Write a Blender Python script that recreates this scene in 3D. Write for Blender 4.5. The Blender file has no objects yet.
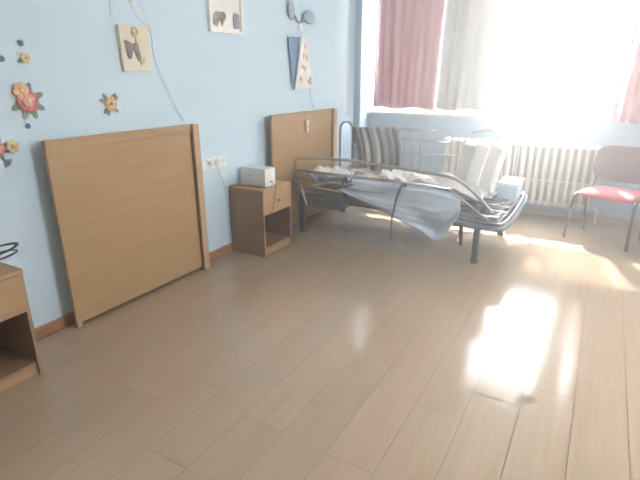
import bpy, bmesh, math, random
from mathutils import Vector, Matrix
R = random.Random(7)
C = bpy.context.scene.collection
PI = math.pi
LW, BW = -2.76, 5.90          # inner faces of the left wall and the window wall
RW, FW, CZ = 1.9, -1.3, 2.75  # right wall, wall behind, ceiling

HAZE = .112
FILL_LAMP = 4
# ------------------------------------------------------------------ materials
def mat(name, col, rough=0.6, metal=0.0, spec=0.5, bump=0.0, bscale=200.0, var=0.0, vscale=6.0, sheen=0.0, stretch=(1, 1, 1), col2=None, trans=0.0):
    m = bpy.data.materials.new(name); m.use_nodes = True
    nt = m.node_tree; N = nt.nodes; L = nt.links
    b = N['Principled BSDF']
    b.inputs['Base Color'].default_value = (*col, 1)
    b.inputs['Roughness'].default_value = rough
    b.inputs['Metallic'].default_value = metal
    b.inputs['Specular IOR Level'].default_value = spec
    if sheen: b.inputs['Sheen Weight'].default_value = sheen
    tc = N.new('ShaderNodeTexCoord'); mp = N.new('ShaderNodeMapping')
    mp.inputs['Scale'].default_value = stretch
    L.new(tc.outputs['Object'], mp.inputs['Vector'])
    if var or col2:
        n = N.new('ShaderNodeTexNoise'); n.inputs['Scale'].default_value = vscale; n.inputs['Detail'].default_value = 4
        L.new(mp.outputs['Vector'], n.inputs['Vector'])
        r = N.new('ShaderNodeValToRGB')
        c2 = col2 or tuple(c * (1 - var) for c in col)
        r.color_ramp.elements[0].position = 0.35; r.color_ramp.elements[1].position = 0.65
        r.color_ramp.elements[0].color = (*c2, 1); r.color_ramp.elements[1].color = (*col, 1)
        L.new(n.outputs['Fac'], r.inputs['Fac']); L.new(r.outputs['Color'], b.inputs['Base Color'])
    if bump:
        n2 = N.new('ShaderNodeTexNoise'); n2.inputs['Scale'].default_value = bscale
        L.new(mp.outputs['Vector'], n2.inputs['Vector'])
        bp = N.new('ShaderNodeBump'); bp.inputs['Strength'].default_value = bump; bp.inputs['Distance'].default_value = 0.004
        L.new(n2.outputs['Fac'], bp.inputs['Height']); L.new(bp.outputs['Normal'], b.inputs['Normal'])
    return m

def cloth_mat(name, col, col2, trans, clear=0.0, stripe=None):
    """woven curtain cloth that lets some light through"""
    m = bpy.data.materials.new(name); m.use_nodes = True
    nt = m.node_tree; N = nt.nodes; L = nt.links; N.clear()
    out = N.new('ShaderNodeOutputMaterial')
    tc = N.new('ShaderNodeTexCoord'); mp = N.new('ShaderNodeMapping'); mp.inputs['Scale'].default_value = (14, 14, 0.4)
    n = N.new('ShaderNodeTexNoise'); n.inputs['Scale'].default_value = 1.0; n.inputs['Detail'].default_value = 2
    L.new(tc.outputs['Object'], mp.inputs['Vector']); L.new(mp.outputs['Vector'], n.inputs['Vector'])
    r = N.new('ShaderNodeValToRGB'); r.color_ramp.elements[0].color = (*col2, 1); r.color_ramp.elements[1].color = (*col, 1)
    r.color_ramp.elements[0].position = .35; r.color_ramp.elements[1].position = .65
    L.new(n.outputs['Fac'], r.inputs['Fac'])
    d = N.new('ShaderNodeBsdfDiffuse'); t = N.new('ShaderNodeBsdfTranslucent'); a = N.new('ShaderNodeMixShader')
    L.new(r.outputs['Color'], d.inputs['Color']); L.new(r.outputs['Color'], t.inputs['Color'])
    a.inputs[0].default_value = trans
    L.new(d.outputs[0], a.inputs[1]); L.new(t.outputs[0], a.inputs[2])
    last = a
    if clear:
        tr = N.new('ShaderNodeBsdfTransparent'); x = N.new('ShaderNodeMixShader'); x.inputs[0].default_value = clear
        L.new(a.outputs[0], x.inputs[1]); L.new(tr.outputs[0], x.inputs[2]); last = x
    L.new(last.outputs[0], out.inputs['Surface'])
    return m

def wood_mat(name, col, col2, rough, axis, spec=0.5):
    """fine straight grain along one axis"""
    s = [38, 38, 38]; s[axis] = 1.6
    m = mat(name, col, rough, spec=spec, stretch=tuple(s), col2=col2, vscale=1.0)
    return m

def floor_mat():
    m = bpy.data.materials.new('laminate'); m.use_nodes = True
    nt = m.node_tree; N = nt.nodes; L = nt.links; b = N['Principled BSDF']
    tc = N.new('ShaderNodeTexCoord')
    at = N.new('ShaderNodeAttribute'); at.attribute_name = 'tone'
    mp = N.new('ShaderNodeMapping'); mp.inputs['Scale'].default_value = (26, 1.5, 1)
    ad = N.new('ShaderNodeVectorMath'); ad.operation = 'ADD'
    sc = N.new('ShaderNodeVectorMath'); sc.operation = 'SCALE'; sc.inputs['Scale'].default_value = 37.0
    L.new(at.outputs['Vector'], sc.inputs[0])
    L.new(tc.outputs['Object'], ad.inputs[0]); L.new(sc.outputs['Vector'], ad.inputs[1]); L.new(ad.outputs['Vector'], mp.inputs['Vector'])
    n = N.new('ShaderNodeTexNoise'); n.inputs['Scale'].default_value = 1; n.inputs['Detail'].default_value = 6; n.inputs['Distortion'].default_value = 0.6
    L.new(mp.outputs['Vector'], n.inputs['Vector'])
    r = N.new('ShaderNodeValToRGB')
    r.color_ramp.elements[0].position = .3; r.color_ramp.elements[0].color = (*FL1, 1)
    r.color_ramp.elements[1].position = .7; r.color_ramp.elements[1].color = (*FL2, 1)
    L.new(n.outputs['Fac'], r.inputs['Fac'])
    hs = N.new('ShaderNodeHueSaturation')
    mr = N.new('ShaderNodeMapRange'); mr.inputs['To Min'].default_value = .96; mr.inputs['To Max'].default_value = 1.04
    L.new(at.outputs['Fac'], mr.inputs['Value']); L.new(mr.outputs['Result'], hs.inputs['Value'])
    L.new(r.outputs['Color'], hs.inputs['Color']); L.new(hs.outputs['Color'], b.inputs['Base Color'])
    # worn satin finish
    n2 = N.new('ShaderNodeTexNoise'); n2.inputs['Scale'].default_value = 2.2; n2.inputs['Detail'].default_value = 3
    L.new(tc.outputs['Object'], n2.inputs['Vector'])
    m2 = N.new('ShaderNodeMapRange'); m2.inputs['To Min'].default_value = .10; m2.inputs['To Max'].default_value = .19
    L.new(n2.outputs['Fac'], m2.inputs['Value']); L.new(m2.outputs['Result'], b.inputs['Roughness'])
    b.inputs['Specular IOR Level'].default_value = .5
    return m

FL1, FL2 = (0.415, 0.305, 0.212), (0.49, 0.368, 0.262)
M = dict(
    floor=floor_mat(),
    joint=mat('joint', (.20, .14, .10), .8, var=.3),
    joint_light=mat('chipped_laminate', (.36, .29, .235), .7, var=.4, vscale=40),
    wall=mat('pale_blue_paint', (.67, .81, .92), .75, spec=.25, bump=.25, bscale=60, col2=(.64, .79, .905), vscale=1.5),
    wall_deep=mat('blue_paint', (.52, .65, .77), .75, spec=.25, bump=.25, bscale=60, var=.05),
    white_wall=mat('white_paint', (.78, .77, .74), .8, spec=.2, var=.04, vscale=2),
    white=mat('white_lacquer', (.82, .82, .80), .4, var=.04, vscale=3),
    base_back=wood_mat('pale_skirting_wood', (.52, .43, .36), (.46, .38, .31), .5, 0),
    base=wood_mat('skirting_wood', (.45, .22, .11), (.36, .17, .08), .5, 1),
    board=wood_mat('beech_veneer', (.49, .315, .165), (.42, .26, .13), .42, 1),
    board_v=wood_mat('beech_edge', (.58, .40, .25), (.50, .34, .20), .42, 2),
    groove=mat('dark_groove', (.07, .035, .02), .8, var=.3),
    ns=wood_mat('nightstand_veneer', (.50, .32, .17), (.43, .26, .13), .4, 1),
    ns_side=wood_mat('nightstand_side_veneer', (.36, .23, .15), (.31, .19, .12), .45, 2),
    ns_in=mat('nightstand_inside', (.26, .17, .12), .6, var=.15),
    steel=mat('grey_enamel_tube', (.42, .42, .44), .3, metal=.75, var=.12, vscale=20),
    chrome=mat('chromed_tube', (.55, .53, .54), .25, metal=1, var=.08, vscale=30),
    dark=mat('dark_grey_metal', (.10, .10, .125), .45, metal=.3, var=.25, vscale=12),
    slate=mat('grey_plastic', (.22, .24, .30), .5, var=.15, vscale=14),
    rad=mat('cream_radiator_enamel', (.86, .82, .74), .4, var=.05, vscale=10),
    tan=mat('tan_gap_shade', (.50, .38, .27), .6, var=.08, vscale=5),  # tone of the shaded gaps between radiator columns
    black=mat('black_cable', (.02, .022, .03), .4, var=.2),
    plastic=mat('white_plastic', (.90, .89, .88), .35, var=.03),
    grey_plastic=mat('pale_grey_plastic', (.52, .52, .52), .45, var=.05),
    hole=mat('socket_hole', (.06, .06, .06), .7, var=.2),
    cushion_red=mat('red_upholstery', (.58, .13, .15), .85, spec=.2, bump=.5, bscale=350, var=.1, vscale=20, sheen=.3),
    cushion_back=mat('backlit_mauve_upholstery', (.22, .15, .155), .85, spec=.2, bump=.5, bscale=350, var=.1, vscale=20, sheen=.3),  # greyed mauve, the backlit shade is put into the colour
    chair_leg=mat('dark_brown_tube', (.12, .085, .08), .4, metal=.3, var=.15),
    sheet_blue=mat('grey_blue_plastic_sheet', (.55, .62, .72), .32, spec=.5, col2=(.48, .56, .67), vscale=4, bump=.3, bscale=25),
    sheet_cream=mat('cream_cotton', (.66, .59, .53), .85, spec=.2, bump=.4, bscale=40, col2=(.36, .29, .26), vscale=6),
    sheet_white=mat('white_cotton', (.82, .81, .80), .85, spec=.2, bump=.3, bscale=40, var=.05),
    foam=mat('white_mattress_cloth', (.82, .80, .78), .8, spec=.2, bump=.3, bscale=120, var=.05),
    foam_grey=mat('grey_mattress_cloth', (.68, .66, .65), .8, spec=.2, bump=.3, bscale=120, var=.05),
    pale_blue=mat('pale_blue_cloth', (.55, .68, .80), .8, spec=.2, var=.08),
    canvas=mat('cream_canvas', (.84, .77, .65), .8, spec=.2, col2=(.80, .72, .58), vscale=9),
    wing=mat('grey_brown_felt', (.38, .33, .34), .85, col2=(.20, .17, .17), vscale=40),
    gold=mat('ochre_felt', (.62, .46, .18), .8, var=.15, vscale=30),
    skin=mat('cream_felt', (.75, .60, .42), .8, var=.1),
    frame_w=mat('white_picture_frame', (.90, .89, .85), .45, var=.03),
    paper=mat('white_paper', (.92, .91, .88), .8, var=.04),
    olive=mat('olive_grey_paint', (.25, .22, .15), .8, col2=(.5, .45, .35), vscale=45),
    slate_paper=mat('slate_grey_paper', (.23, .22, .26), .8, col2=(.42, .40, .44), vscale=50),
    f_red=mat('rose_red_felt', (.74, .24, .22), .8, var=.2, vscale=50),
    f_pink=mat('pink_felt', (.85, .45, .40), .8, var=.15, vscale=50),
    f_orange=mat('orange_felt', (.86, .52, .28), .8, var=.2, vscale=50),
    f_yellow=mat('yellow_felt', (.85, .70, .42), .8, var=.15, vscale=50),
    f_cream=mat('pale_cream_felt', (.80, .72, .45), .8, var=.1, vscale=50),
    f_green=mat('sage_green_felt', (.30, .36, .28), .8, var=.2, vscale=50),
    f_teal=mat('grey_teal_felt', (.25, .33, .38), .8, var=.2, vscale=50),
    f_slate=mat('slate_blue_felt', (.22, .28, .38), .8, var=.2, vscale=50),
    cone_blue=mat('blue_grey_card', (.22, .33, .50), .8, var=.06, vscale=12),
    wire=mat('grey_blue_wire', (.36, .46, .58), .6, var=.1),
    moth=mat('grey_blue_tissue', (.42, .50, .58), .8, var=.15, vscale=30),
    pink_curtain=cloth_mat('pink_curtain_cloth', (.76, .56, .57), (.66, .44, .46), .055),
    pink_curtain2=cloth_mat('pink_orange_curtain_cloth', (.74, .44, .46), (.68, .37, .40), .022),
    white_curtain=cloth_mat('white_curtain_cloth', (.70, .68, .67), (.60, .59, .58), .055),
    sheer=cloth_mat('sheer_net_cloth', (.93, .92, .90), (.90, .89, .86), .35, clear=.34),
    peach=cloth_mat('peach_net_cloth', (.90, .74, .58), (.84, .64, .48), .035, clear=0),
)
# striped blanket
def stripe_mat():
    m = bpy.data.materials.new('striped_blanket_cloth'); m.use_nodes = True
    nt = m.node_tree; N = nt.nodes; L = nt.links; b = N['Principled BSDF']; b.inputs['Roughness'].default_value = .9
    at = N.new('ShaderNodeAttribute'); at.attribute_name = 'tone'
    r = N.new('ShaderNodeValToRGB'); r.color_ramp.interpolation = 'CONSTANT'
    stops = [(0, .12), (.10, .42), (.16, .16), (.22, .46), (.30, .10), (.37, .36), (.46, .50), (.52, .11), (.60, .40), (.66, .52), (.72, .14), (.80, .42), (.86, .10), (.94, .34)]
    while len(r.color_ramp.elements) < len(stops): r.color_ramp.elements.new(.5)
    for e, (p, v) in zip(r.color_ramp.elements, stops): e.position = p; e.color = (v * 1.25 + .03, v * 1.2 + .03, v * 1.22 + .03, 1)
    L.new(at.outputs['Fac'], r.inputs['Fac']); L.new(r.outputs['Color'], b.inputs['Base Color'])
    return m
M['stripe'] = stripe_mat()
def glass_mat():
    m = bpy.data.materials.new('window_glass'); m.use_nodes = True
    N = m.node_tree.nodes; L = m.node_tree.links; N.clear()
    o = N.new('ShaderNodeOutputMaterial'); t = N.new('ShaderNodeBsdfTransparent'); g = N.new('ShaderNodeBsdfGlossy')
    g.inputs['Roughness'].default_value = .02; x = N.new('ShaderNodeMixShader'); x.inputs[0].default_value = .06
    t.inputs['Color'].default_value = (.97, .98, .98, 1)
    L.new(t.outputs[0], x.inputs[1]); L.new(g.outputs[0], x.inputs[2]); L.new(x.outputs[0], o.inputs['Surface'])
    return m
M['glass'] = glass_mat()

# ------------------------------------------------------------------ mesh helpers
class MB:
    def __init__(s): s.bm = bmesh.new()
    def box(s, lo, hi, rot=None, bevel=0.0):
        lo, hi = Vector(lo), Vector(hi); c = (lo + hi) / 2; d = hi - lo
        r = bmesh.ops.create_cube(s.bm, size=1)
        vs = r['verts']
        for v in vs: v.co = Vector((v.co.x * d.x, v.co.y * d.y, v.co.z * d.z))
        if bevel:
            es = list({e for v in vs for e in v.link_edges})
            q = bmesh.ops.bevel(s.bm, geom=es, offset=bevel, segments=2, affect='EDGES', profile=.6)
            vs = list({v for f in q['faces'] for v in f.verts} | {v for v in vs if v.is_valid})
            # every vertex of this island
            seen = set(vs); st = list(vs)
            while st:
                v = st.pop()
                for e in v.link_edges:
                    o = e.other_vert(v)
                    if o not in seen: seen.add(o); st.append(o)
            vs = list(seen)
        for v in vs:
            if rot: v.co = rot @ v.co
            v.co += c
        return s
    def tube(s, pts, r, n=8, closed=False, caps=True):
        pts = [Vector(p) for p in pts]; k = len(pts); rings = []
        up = None
        for i, p in enumerate(pts):
            a = pts[i - 1] if (i > 0 or closed) else p
            b = pts[(i + 1) % k] if (i < k - 1 or closed) else p
            t = (b - a).normalized()
            if up is None:
                up = Vector((0, 0, 1)) if abs(t.z) < .9 else Vector((1, 0, 0))
            side = t.cross(up)
            if side.length < 1e-4: side = t.cross(Vector((1, 0, 0)))
            side.normalize(); up = side.cross(t).normalized()
            rr = r[i] if isinstance(r, (list, tuple)) else r
            rings.append([s.bm.verts.new(p + (side * math.cos(2 * PI * j / n) + up * math.sin(2 * PI * j / n)) * rr) for j in range(n)])
        m = k if closed else k - 1
        for i in range(m):
            A, B = rings[i], rings[(i + 1) % k]
            for j in range(n): s.bm.faces.new((A[j], A[(j + 1) % n], B[(j + 1) % n], B[j]))
        if not closed and caps:
            s.bm.faces.new(list(reversed(rings[0]))); s.bm.faces.new(rings[-1])
        return s
    def prism(s, poly, dirv, frame=None):
        """poly: 3D points of a planar outline; dirv: extrusion"""
        d = Vector(dirv); A = [s.bm.verts.new(Vector(p)) for p in poly]; B = [s.bm.verts.new(Vector(p) + d) for p in poly]
        s.bm.faces.new(A); s.bm.faces.new(list(reversed(B)))
        for i in range(len(A)):
            j = (i + 1) % len(A); s.bm.faces.new((A[j], A[i], B[i], B[j]))
        return s
    def ball(s, c, r, seg=12):
        r3 = Vector(r) if not isinstance(r, (int, float)) else Vector((r, r, r))
        q = bmesh.ops.create_uvsphere(s.bm, u_segments=seg, v_segments=seg // 2 + 2, radius=1)
        for v in q['verts']: v.co = Vector((v.co.x * r3.x, v.co.y * r3.y, v.co.z * r3.z)) + Vector(c)
        return s
    def grid(s, f, nu, nv, tone=False):
        lay = s.bm.verts.layers.float.get('tone') or (s.bm.verts.layers.float.new('tone') if tone else None)
        V = [[s.bm.verts.new(Vector(f(i / nu, j / nv))) for j in range(nv + 1)] for i in range(nu + 1)]
        if tone:
            for i in range(nu + 1):
                for j in range(nv + 1): V[i][j][lay] = i / nu
        for i in range(nu):
            for j in range(nv): s.bm.faces.new((V[i][j], V[i + 1][j], V[i + 1][j + 1], V[i][j + 1]))
        return s
    def build(s, name, m, parent=None, smooth=None, thick=0.0, offset=0.0, subd=0):
        me = bpy.data.meshes.new(name)
        bmesh.ops.recalc_face_normals(s.bm, faces=s.bm.faces[:])
        if parent is not None:
            bmesh.ops.transform(s.bm, matrix=Matrix.Translation(-Vector(ORI[parent.name])), verts=s.bm.verts[:])
        s.bm.to_mesh(me); s.bm.free()
        o = bpy.data.objects.new(name, me); C.objects.link(o)
        me.materials.append(M[m] if isinstance(m, str) else m)
        if smooth is not None:
            for p in me.polygons: p.use_smooth = True
            if smooth < 180:
                me.set_sharp_from_angle(angle=math.radians(smooth))
        if thick:
            k = o.modifiers.new('thickness', 'SOLIDIFY'); k.thickness = thick; k.offset = offset
        if subd:
            k = o.modifiers.new('soft', 'SUBSURF'); k.levels = subd; k.render_levels = subd
        if parent is not None:
            o.parent = parent; ORI[o.name] = ORI[parent.name]
        else: ORI[o.name] = (0, 0, 0)
        return o
ORI = {}
def tag(o, label, cat, group=None, kind=None):
    o['label'] = label; o['category'] = cat
    if group: o['group'] = group
    if kind: o['kind'] = kind
    return o
def thing(name, loc, label, cat, group=None):
    o = bpy.data.objects.new(name, None); C.objects.link(o); o.location = loc; o.empty_display_size = .1
    ORI[o.name] = tuple(loc)
    return tag(o, label, cat, group)
def struct(o): o['kind'] = 'structure'; return o
def copy_tree(o, parent=None):
    c = o.copy(); C.objects.link(c)
    if parent: c.parent = parent
    for ch in [x for x in list(bpy.data.objects) if x.parent == o]: copy_tree(ch, c)
    return c
def arc(c, r, a0, a1, n, ax=(1, 0, 0), ay=(0, 0, 1)):
    ax, ay, c = Vector(ax), Vector(ay), Vector(c)
    return [c + ax * r * math.cos(a0 + (a1 - a0) * i / n) + ay * r * math.sin(a0 + (a1 - a0) * i / n) for i in range(n + 1)]
def smooth_path(pts, n=6):
    P = [Vector(p) for p in pts]; P = [P[0] * 2 - P[1]] + P + [P[-1] * 2 - P[-2]]; out = []
    for i in range(1, len(P) - 2):
        for k in range(n):
            t = k / n; a, b, c, d = P[i - 1:i + 3]
            out.append(.5 * ((2 * b) + (c - a) * t + (2 * a - 5 * b + 4 * c - d) * t * t + (3 * b - a - 3 * c + d) * t ** 3))
    return out + [P[-2]]
def wob(x, y, s=0):
    return (math.sin(x * 9.1 + y * 4.3 + s) + math.sin(x * 17.3 - y * 12.7 + s * 2.1) * .6 + math.sin(x * 31 + y * 27 + s * .7) * .3 + math.sin(-x * 6 + y * 21 + s) * .5)

# ------------------------------------------------------------------ the room
# floor: laid planks, each its own faces, a hair out of level with its neighbours
def floor():
    b = MB(); bm = b.bm; tone = bm.faces.layers.float.new('tone')
    PW, PL = .2225, 1.28; x0 = -.35 - PW * 11
    known = {11: 2.155, 12: 2.34, 10: 3.20 - PL, 9: 2.70, 13: 2.52}
    i = 0; x = x0
    while x < RW:
        ph = known.get(i, 1.0 + R.random() * PL)
        y = ph - math.ceil((ph - FW) / PL) * PL
        while y < BW:
            a, c = max(x, LW), min(x + PW, RW); d, e = max(y, FW), min(y + PL, BW)
            if c - a > .002 and e - d > .002:
                g = .0015
                tx, ty = (R.random() - .5) * .0012, (R.random() - .5) * .0012
                if x > -.8: tx, ty = tx * .4, ty * .4
                if i in (10, 11, 12) and abs(y + PL / 2 - 2.75) < .75: tx, ty = 0.0, (.001 if i == 11 else -.001)
                cx, cy = (a + c) / 2, (d + e) / 2
                vs = [bm.verts.new((px, py, -.0015 + (px - cx) * tx + (py - cy) * ty * .5)) for px, py in ((a + g, d + g), (c - g, d + g), (c - g, e - g), (a + g, e - g))]
                f = bm.faces.new(vs); f[tone] = R.random(); f.material_index = 0
            y += PL
        x += PW; i += 1
    # dark core seen in the joints
    vs = [bm.verts.new(p) for p in ((LW, FW, -.006), (RW, FW, -.006), (RW, BW + .25, -.006), (LW, BW + .25, -.006))]
    f = bm.faces.new(vs); f.material_index = 1
    # opened joints and one chipped corner
    def chip(pts, mi):
        f = bm.faces.new([bm.verts.new((px, py, .0006)) for px, py in pts]); f.material_index = mi
    chip([(-.15, 2.19), (-.09, 2.195), (-.055, 2.24), (-.08, 2.262), (-.14, 2.25)], 2)
    chip([(-.99, 1.668), (-.9, 1.696), (-.90, 1.706), (-.99, 1.680)], 2)
    chip([(-.815, 1.74), (-.808, 1.74), (-.80, 1.88), (-.815, 1.88)], 2)
    chip([(-1.29, 1.93), (-1.286, 1.93), (-1.286, 2.03), (-1.29, 2.02)], 1)
    chip([(-.345, 2.145), (-.20, 2.150), (-.20, 2.156), (-.345, 2.153)], 1)
    for f in bm.faces:
        if f.normal.z < 0: f.normal_flip()
    me = bpy.data.meshes.new('floor'); bm.to_mesh(me); bm.free()
    o = bpy.data.objects.new('floor', me); C.objects.link(o)
    for k in ('floor', 'joint', 'joint_light'): me.materials.append(M[k])
    ORI['floor'] = (0, 0, 0)
    s = MB().box((LW - .1, FW - .1, -.12), (RW + .1, BW + .25, -.007)).build('floor_slab', 'joint', o)
    return struct(o)
floor()
struct(MB().box((LW - .2, FW - .2, CZ), (RW + .2, BW + .3, CZ + .15)).build('ceiling', 'white_wall'))
struct(MB().box((LW - .2, FW - .2, -.1), (LW, BW + .3, CZ)).build('wall_left', 'wall'))
SY0, SY1, SZ0, SZ1 = 2.5, 3.4, 1.2, 2.1      # small unseen side window, added to brighten the left wall
b = MB()
b.box((RW, FW - .2, -.1), (RW + .2, SY0, CZ)).box((RW, SY1, -.1), (RW + .2, BW + .3, CZ)).box((RW, SY0, -.1), (RW + .2, SY1, SZ0)).box((RW, SY0, SZ1), (RW + .2, SY1, CZ))
struct(b.build('wall_right', 'white_wall'))
b = MB()
b.box((RW + .08, SY0, SZ0), (RW + .12, SY1, SZ0 + .06)).box((RW + .08, SY0, SZ1 - .06), (RW + .12, SY1, SZ1))
for y in (SY0, (SY0 + SY1) / 2 - .03, SY1 - .06): b.box((RW + .08, y, SZ0 + .06), (RW + .12, y + .06, SZ1 - .06))
w2 = struct(b.build('added_fill_window', 'white'))
for y in (SY0 + .055, (SY0 + SY1) / 2 + .025): MB().box((RW + .098, y, SZ0 + .055), (RW + .103, y + (SY1 - SY0) / 2 - .08, SZ1 - .055)).build('window_pane', 'glass', w2)
struct(MB().box((LW, FW - .2, -.1), (RW, FW, CZ)).build('wall_front', 'white_wall'))
WX0, WX1, WZ0, WZ1 = -2.62, .95, 1.09, 2.52
b = MB()
b.box((LW, BW, -.1), (RW, BW + .25, WZ0)).box((LW, BW, WZ1), (RW, BW + .25, CZ))
b.box((LW, BW, WZ0), (WX0, BW + .25, WZ1)).box((WX1, BW, WZ0), (RW, BW + .25, WZ1))
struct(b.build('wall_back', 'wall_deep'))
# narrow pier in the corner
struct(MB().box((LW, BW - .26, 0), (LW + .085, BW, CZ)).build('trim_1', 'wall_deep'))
struct(MB().box((LW, FW, 0), (LW + .012, BW - .26, .072), bevel=.003).build('baseboard_left', 'base'))
struct(MB().box((LW + .085, BW - .012, 0), (RW, BW, .072), bevel=.003).build('baseboard_back', 'base_back'))
# window: architrave, sill, sashes, glass
w = MB()
w.box((WX0 - .085, BW - .02, WZ0 - .0), (WX0, BW + .02, WZ1 + .07)).box((WX1, BW - .02, WZ0), (WX1 + .07, BW + .02, WZ1 + .07))
w.box((WX0, BW - .02, WZ1), (WX1, BW + .02, WZ1 + .07))
win = struct(w.build('window_1', 'white'))
f = MB(); FY0, FY1 = BW + .13, BW + .18
f.box((WX0, FY0, WZ0), (WX1, FY1, WZ0 + .07)).box((WX0, FY0, WZ1 - .06), (WX1, FY1, WZ1))
for k in range(5):
    x = WX0 + (WX1 - WX0 - .06) * k / 4; f.box((x, FY0, WZ0 + .07), (x + .06, FY1, WZ1 - .06))
f.build('window_frame', 'white', win)
MB().box((WX0 - .12, BW - .06, WZ0 - .036), (WX1 + .12, BW + .13, WZ0), bevel=.006).build('window_sill', 'white', win)
for k in range(4):
    x = WX0 + (WX1 - WX0 - .06) * k / 4 + .06; x2 = WX0 + (WX1 - WX0 - .06) * (k + 1) / 4
    MB().box((x - .005, BW + .15, WZ0 + .065), (x2 + .005, BW + .156, WZ1 - .055)).build('window_pane', 'glass', win)

# ------------------------------------------------------------------ curtains
rod = thing('curtain_rod', (-.8, BW - .06, WZ1 + .1), 'long white curtain rod above the window, carrying all the curtains', 'curtain rod')
MB().tube([(-2.72, BW - .075, 2.66), (1.2, BW - .075, 2.66)], .012).build('rod', 'white', rod, 60)
for x in (-2.6, -.8, 1.05): MB().box((x - .01, BW - .08, 2.62), (x + .01, BW, 2.68)).build('bracket', 'white', rod)
def curtain(name, m, xt0, xt1, xb0, xb1, zb, folds, amp, label, y, group='curtains across the window', seed=0, hem=.0):
    def fn(u, v):
        z = 2.64 + (zb - 2.64) * v
        x = (xt0 + (xt1 - xt0) * u) * (1 - v) + (xb0 + (xb1 - xb0) * u) * v
        ph = u * folds * 2 * PI + seed
        a = amp * (.7 + .3 * math.sin(u * 5 + seed)) * (.75 + .35 * v)
        x += .25 * a * math.sin(ph * 2 + 1)
        return (x, y + a * math.sin(ph + .35 * math.sin(v * 3 + u * 7 + seed)), z + hem * (1 + math.sin(u * 11 + seed)))
    o = MB().grid(fn, int(folds * 14), 16).build(name, m, None, 180, thick=.0015)
    return tag(o, label, 'curtain', group)
cy = BW - .075
curtain('curtain', 'pink_curtain', -2.57, -1.74, -2.585, -1.79, 1.12, 8, .026, 'dusty pink curtain at the left end of the window', cy, seed=.4, hem=.014)
curtain('curtain', 'white_curtain', -1.73, -1.02, -1.80, -1.03, 1.12, 6.5, .028, 'greyish white curtain hanging between the dusty pink curtain and the bright sunlit gap', cy - .005, seed=1.7, hem=.014)
curtain('curtain', 'sheer', -1.01, -.31, -1.01, -.20, 1.26, 7, .018, 'thin sheer white net curtain glaring with sunlight in the middle of the window', cy + .01, seed=.9, hem=.006)
curtain('curtain', 'peach', -.28, .115, -.17, .03, 1.06, 3.5, .02, 'narrow peach net curtain glowing between the white glare and the right pink curtain', cy, seed=2.2, hem=.008)
curtain('curtain', 'pink_curtain2', .14, .97, .055, .98, 1.05, 8, .026, 'rose pink curtain at the right end of the window, above the red chair', cy - .005, seed=.1, hem=.008)

# ------------------------------------------------------------------ radiator
RX0, RX1, RY = -1.60, .03, BW - .14
rad = thing('cast_iron_radiator', (-.78, RY, 0), 'cream column radiator on the wall below the window', 'radiator')
NS = 21; pitch = (RX1 - RX0) / NS
def section(x):
    s = MB()
    zt, zb = .80, .17
    for dy in (-.055, .055):
        s.tube([(x, RY + dy, zb), (x, RY + dy, zt)], .0165, 8)
    for z, r in ((zt, .03), (zb, .03)):
        s.ball((x, RY, z), (pitch * .47, .078, r), 12)
    s.box((x - .012, RY - .05, .47), (x + .012, RY + .05, .49))
    s.box((x - .008, RY - .055, .2), (x + .008, RY - .045, .77))
    s.tube([(x - pitch / 2, RY, zt), (x + pitch / 2, RY, zt)], .021, 8).tube([(x - pitch / 2, RY, zb), (x + pitch / 2, RY, zb)], .021, 8)
    s.tube([(x - pitch / 2, RY - .055, .43), (x + pitch / 2, RY - .055, .43)], .008, 6)
    return s
MB().box((RX0 + .01, BW - .05, .16), (RX1 - .01, BW - .04, .80), bevel=.002).build('back_panel', 'tan', rad)  # added panel, its tan stands in for shade between the columns
s0 = section(RX0 + pitch / 2).build('radiator_section', 'rad', rad, 40)
for k in range(1, NS):
    o = s0.copy(); C.objects.link(o); o.parent = rad; o.location.x = k * pitch
for x in (RX0 + .05, (RX0 + RX1) / 2, RX1 - .05):
    MB().box((x - .012, RY - .03, 0), (x + .012, RY + .03, .15)).build('foot', 'rad', rad)
MB().tube(smooth_path([(RX1 - .01, RY, .17), (RX1 + .05, RY, .17), (RX1 + .06, RY, .1), (RX1 + .06, RY, 0)], 4), .011).build('pipe', 'rad', rad, 60)
MB().tube([(RX1 + .03, RY, .17), (RX1 + .03, RY - .06, .17)], .018, 10).build('valve', 'white', rad, 60)

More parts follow.
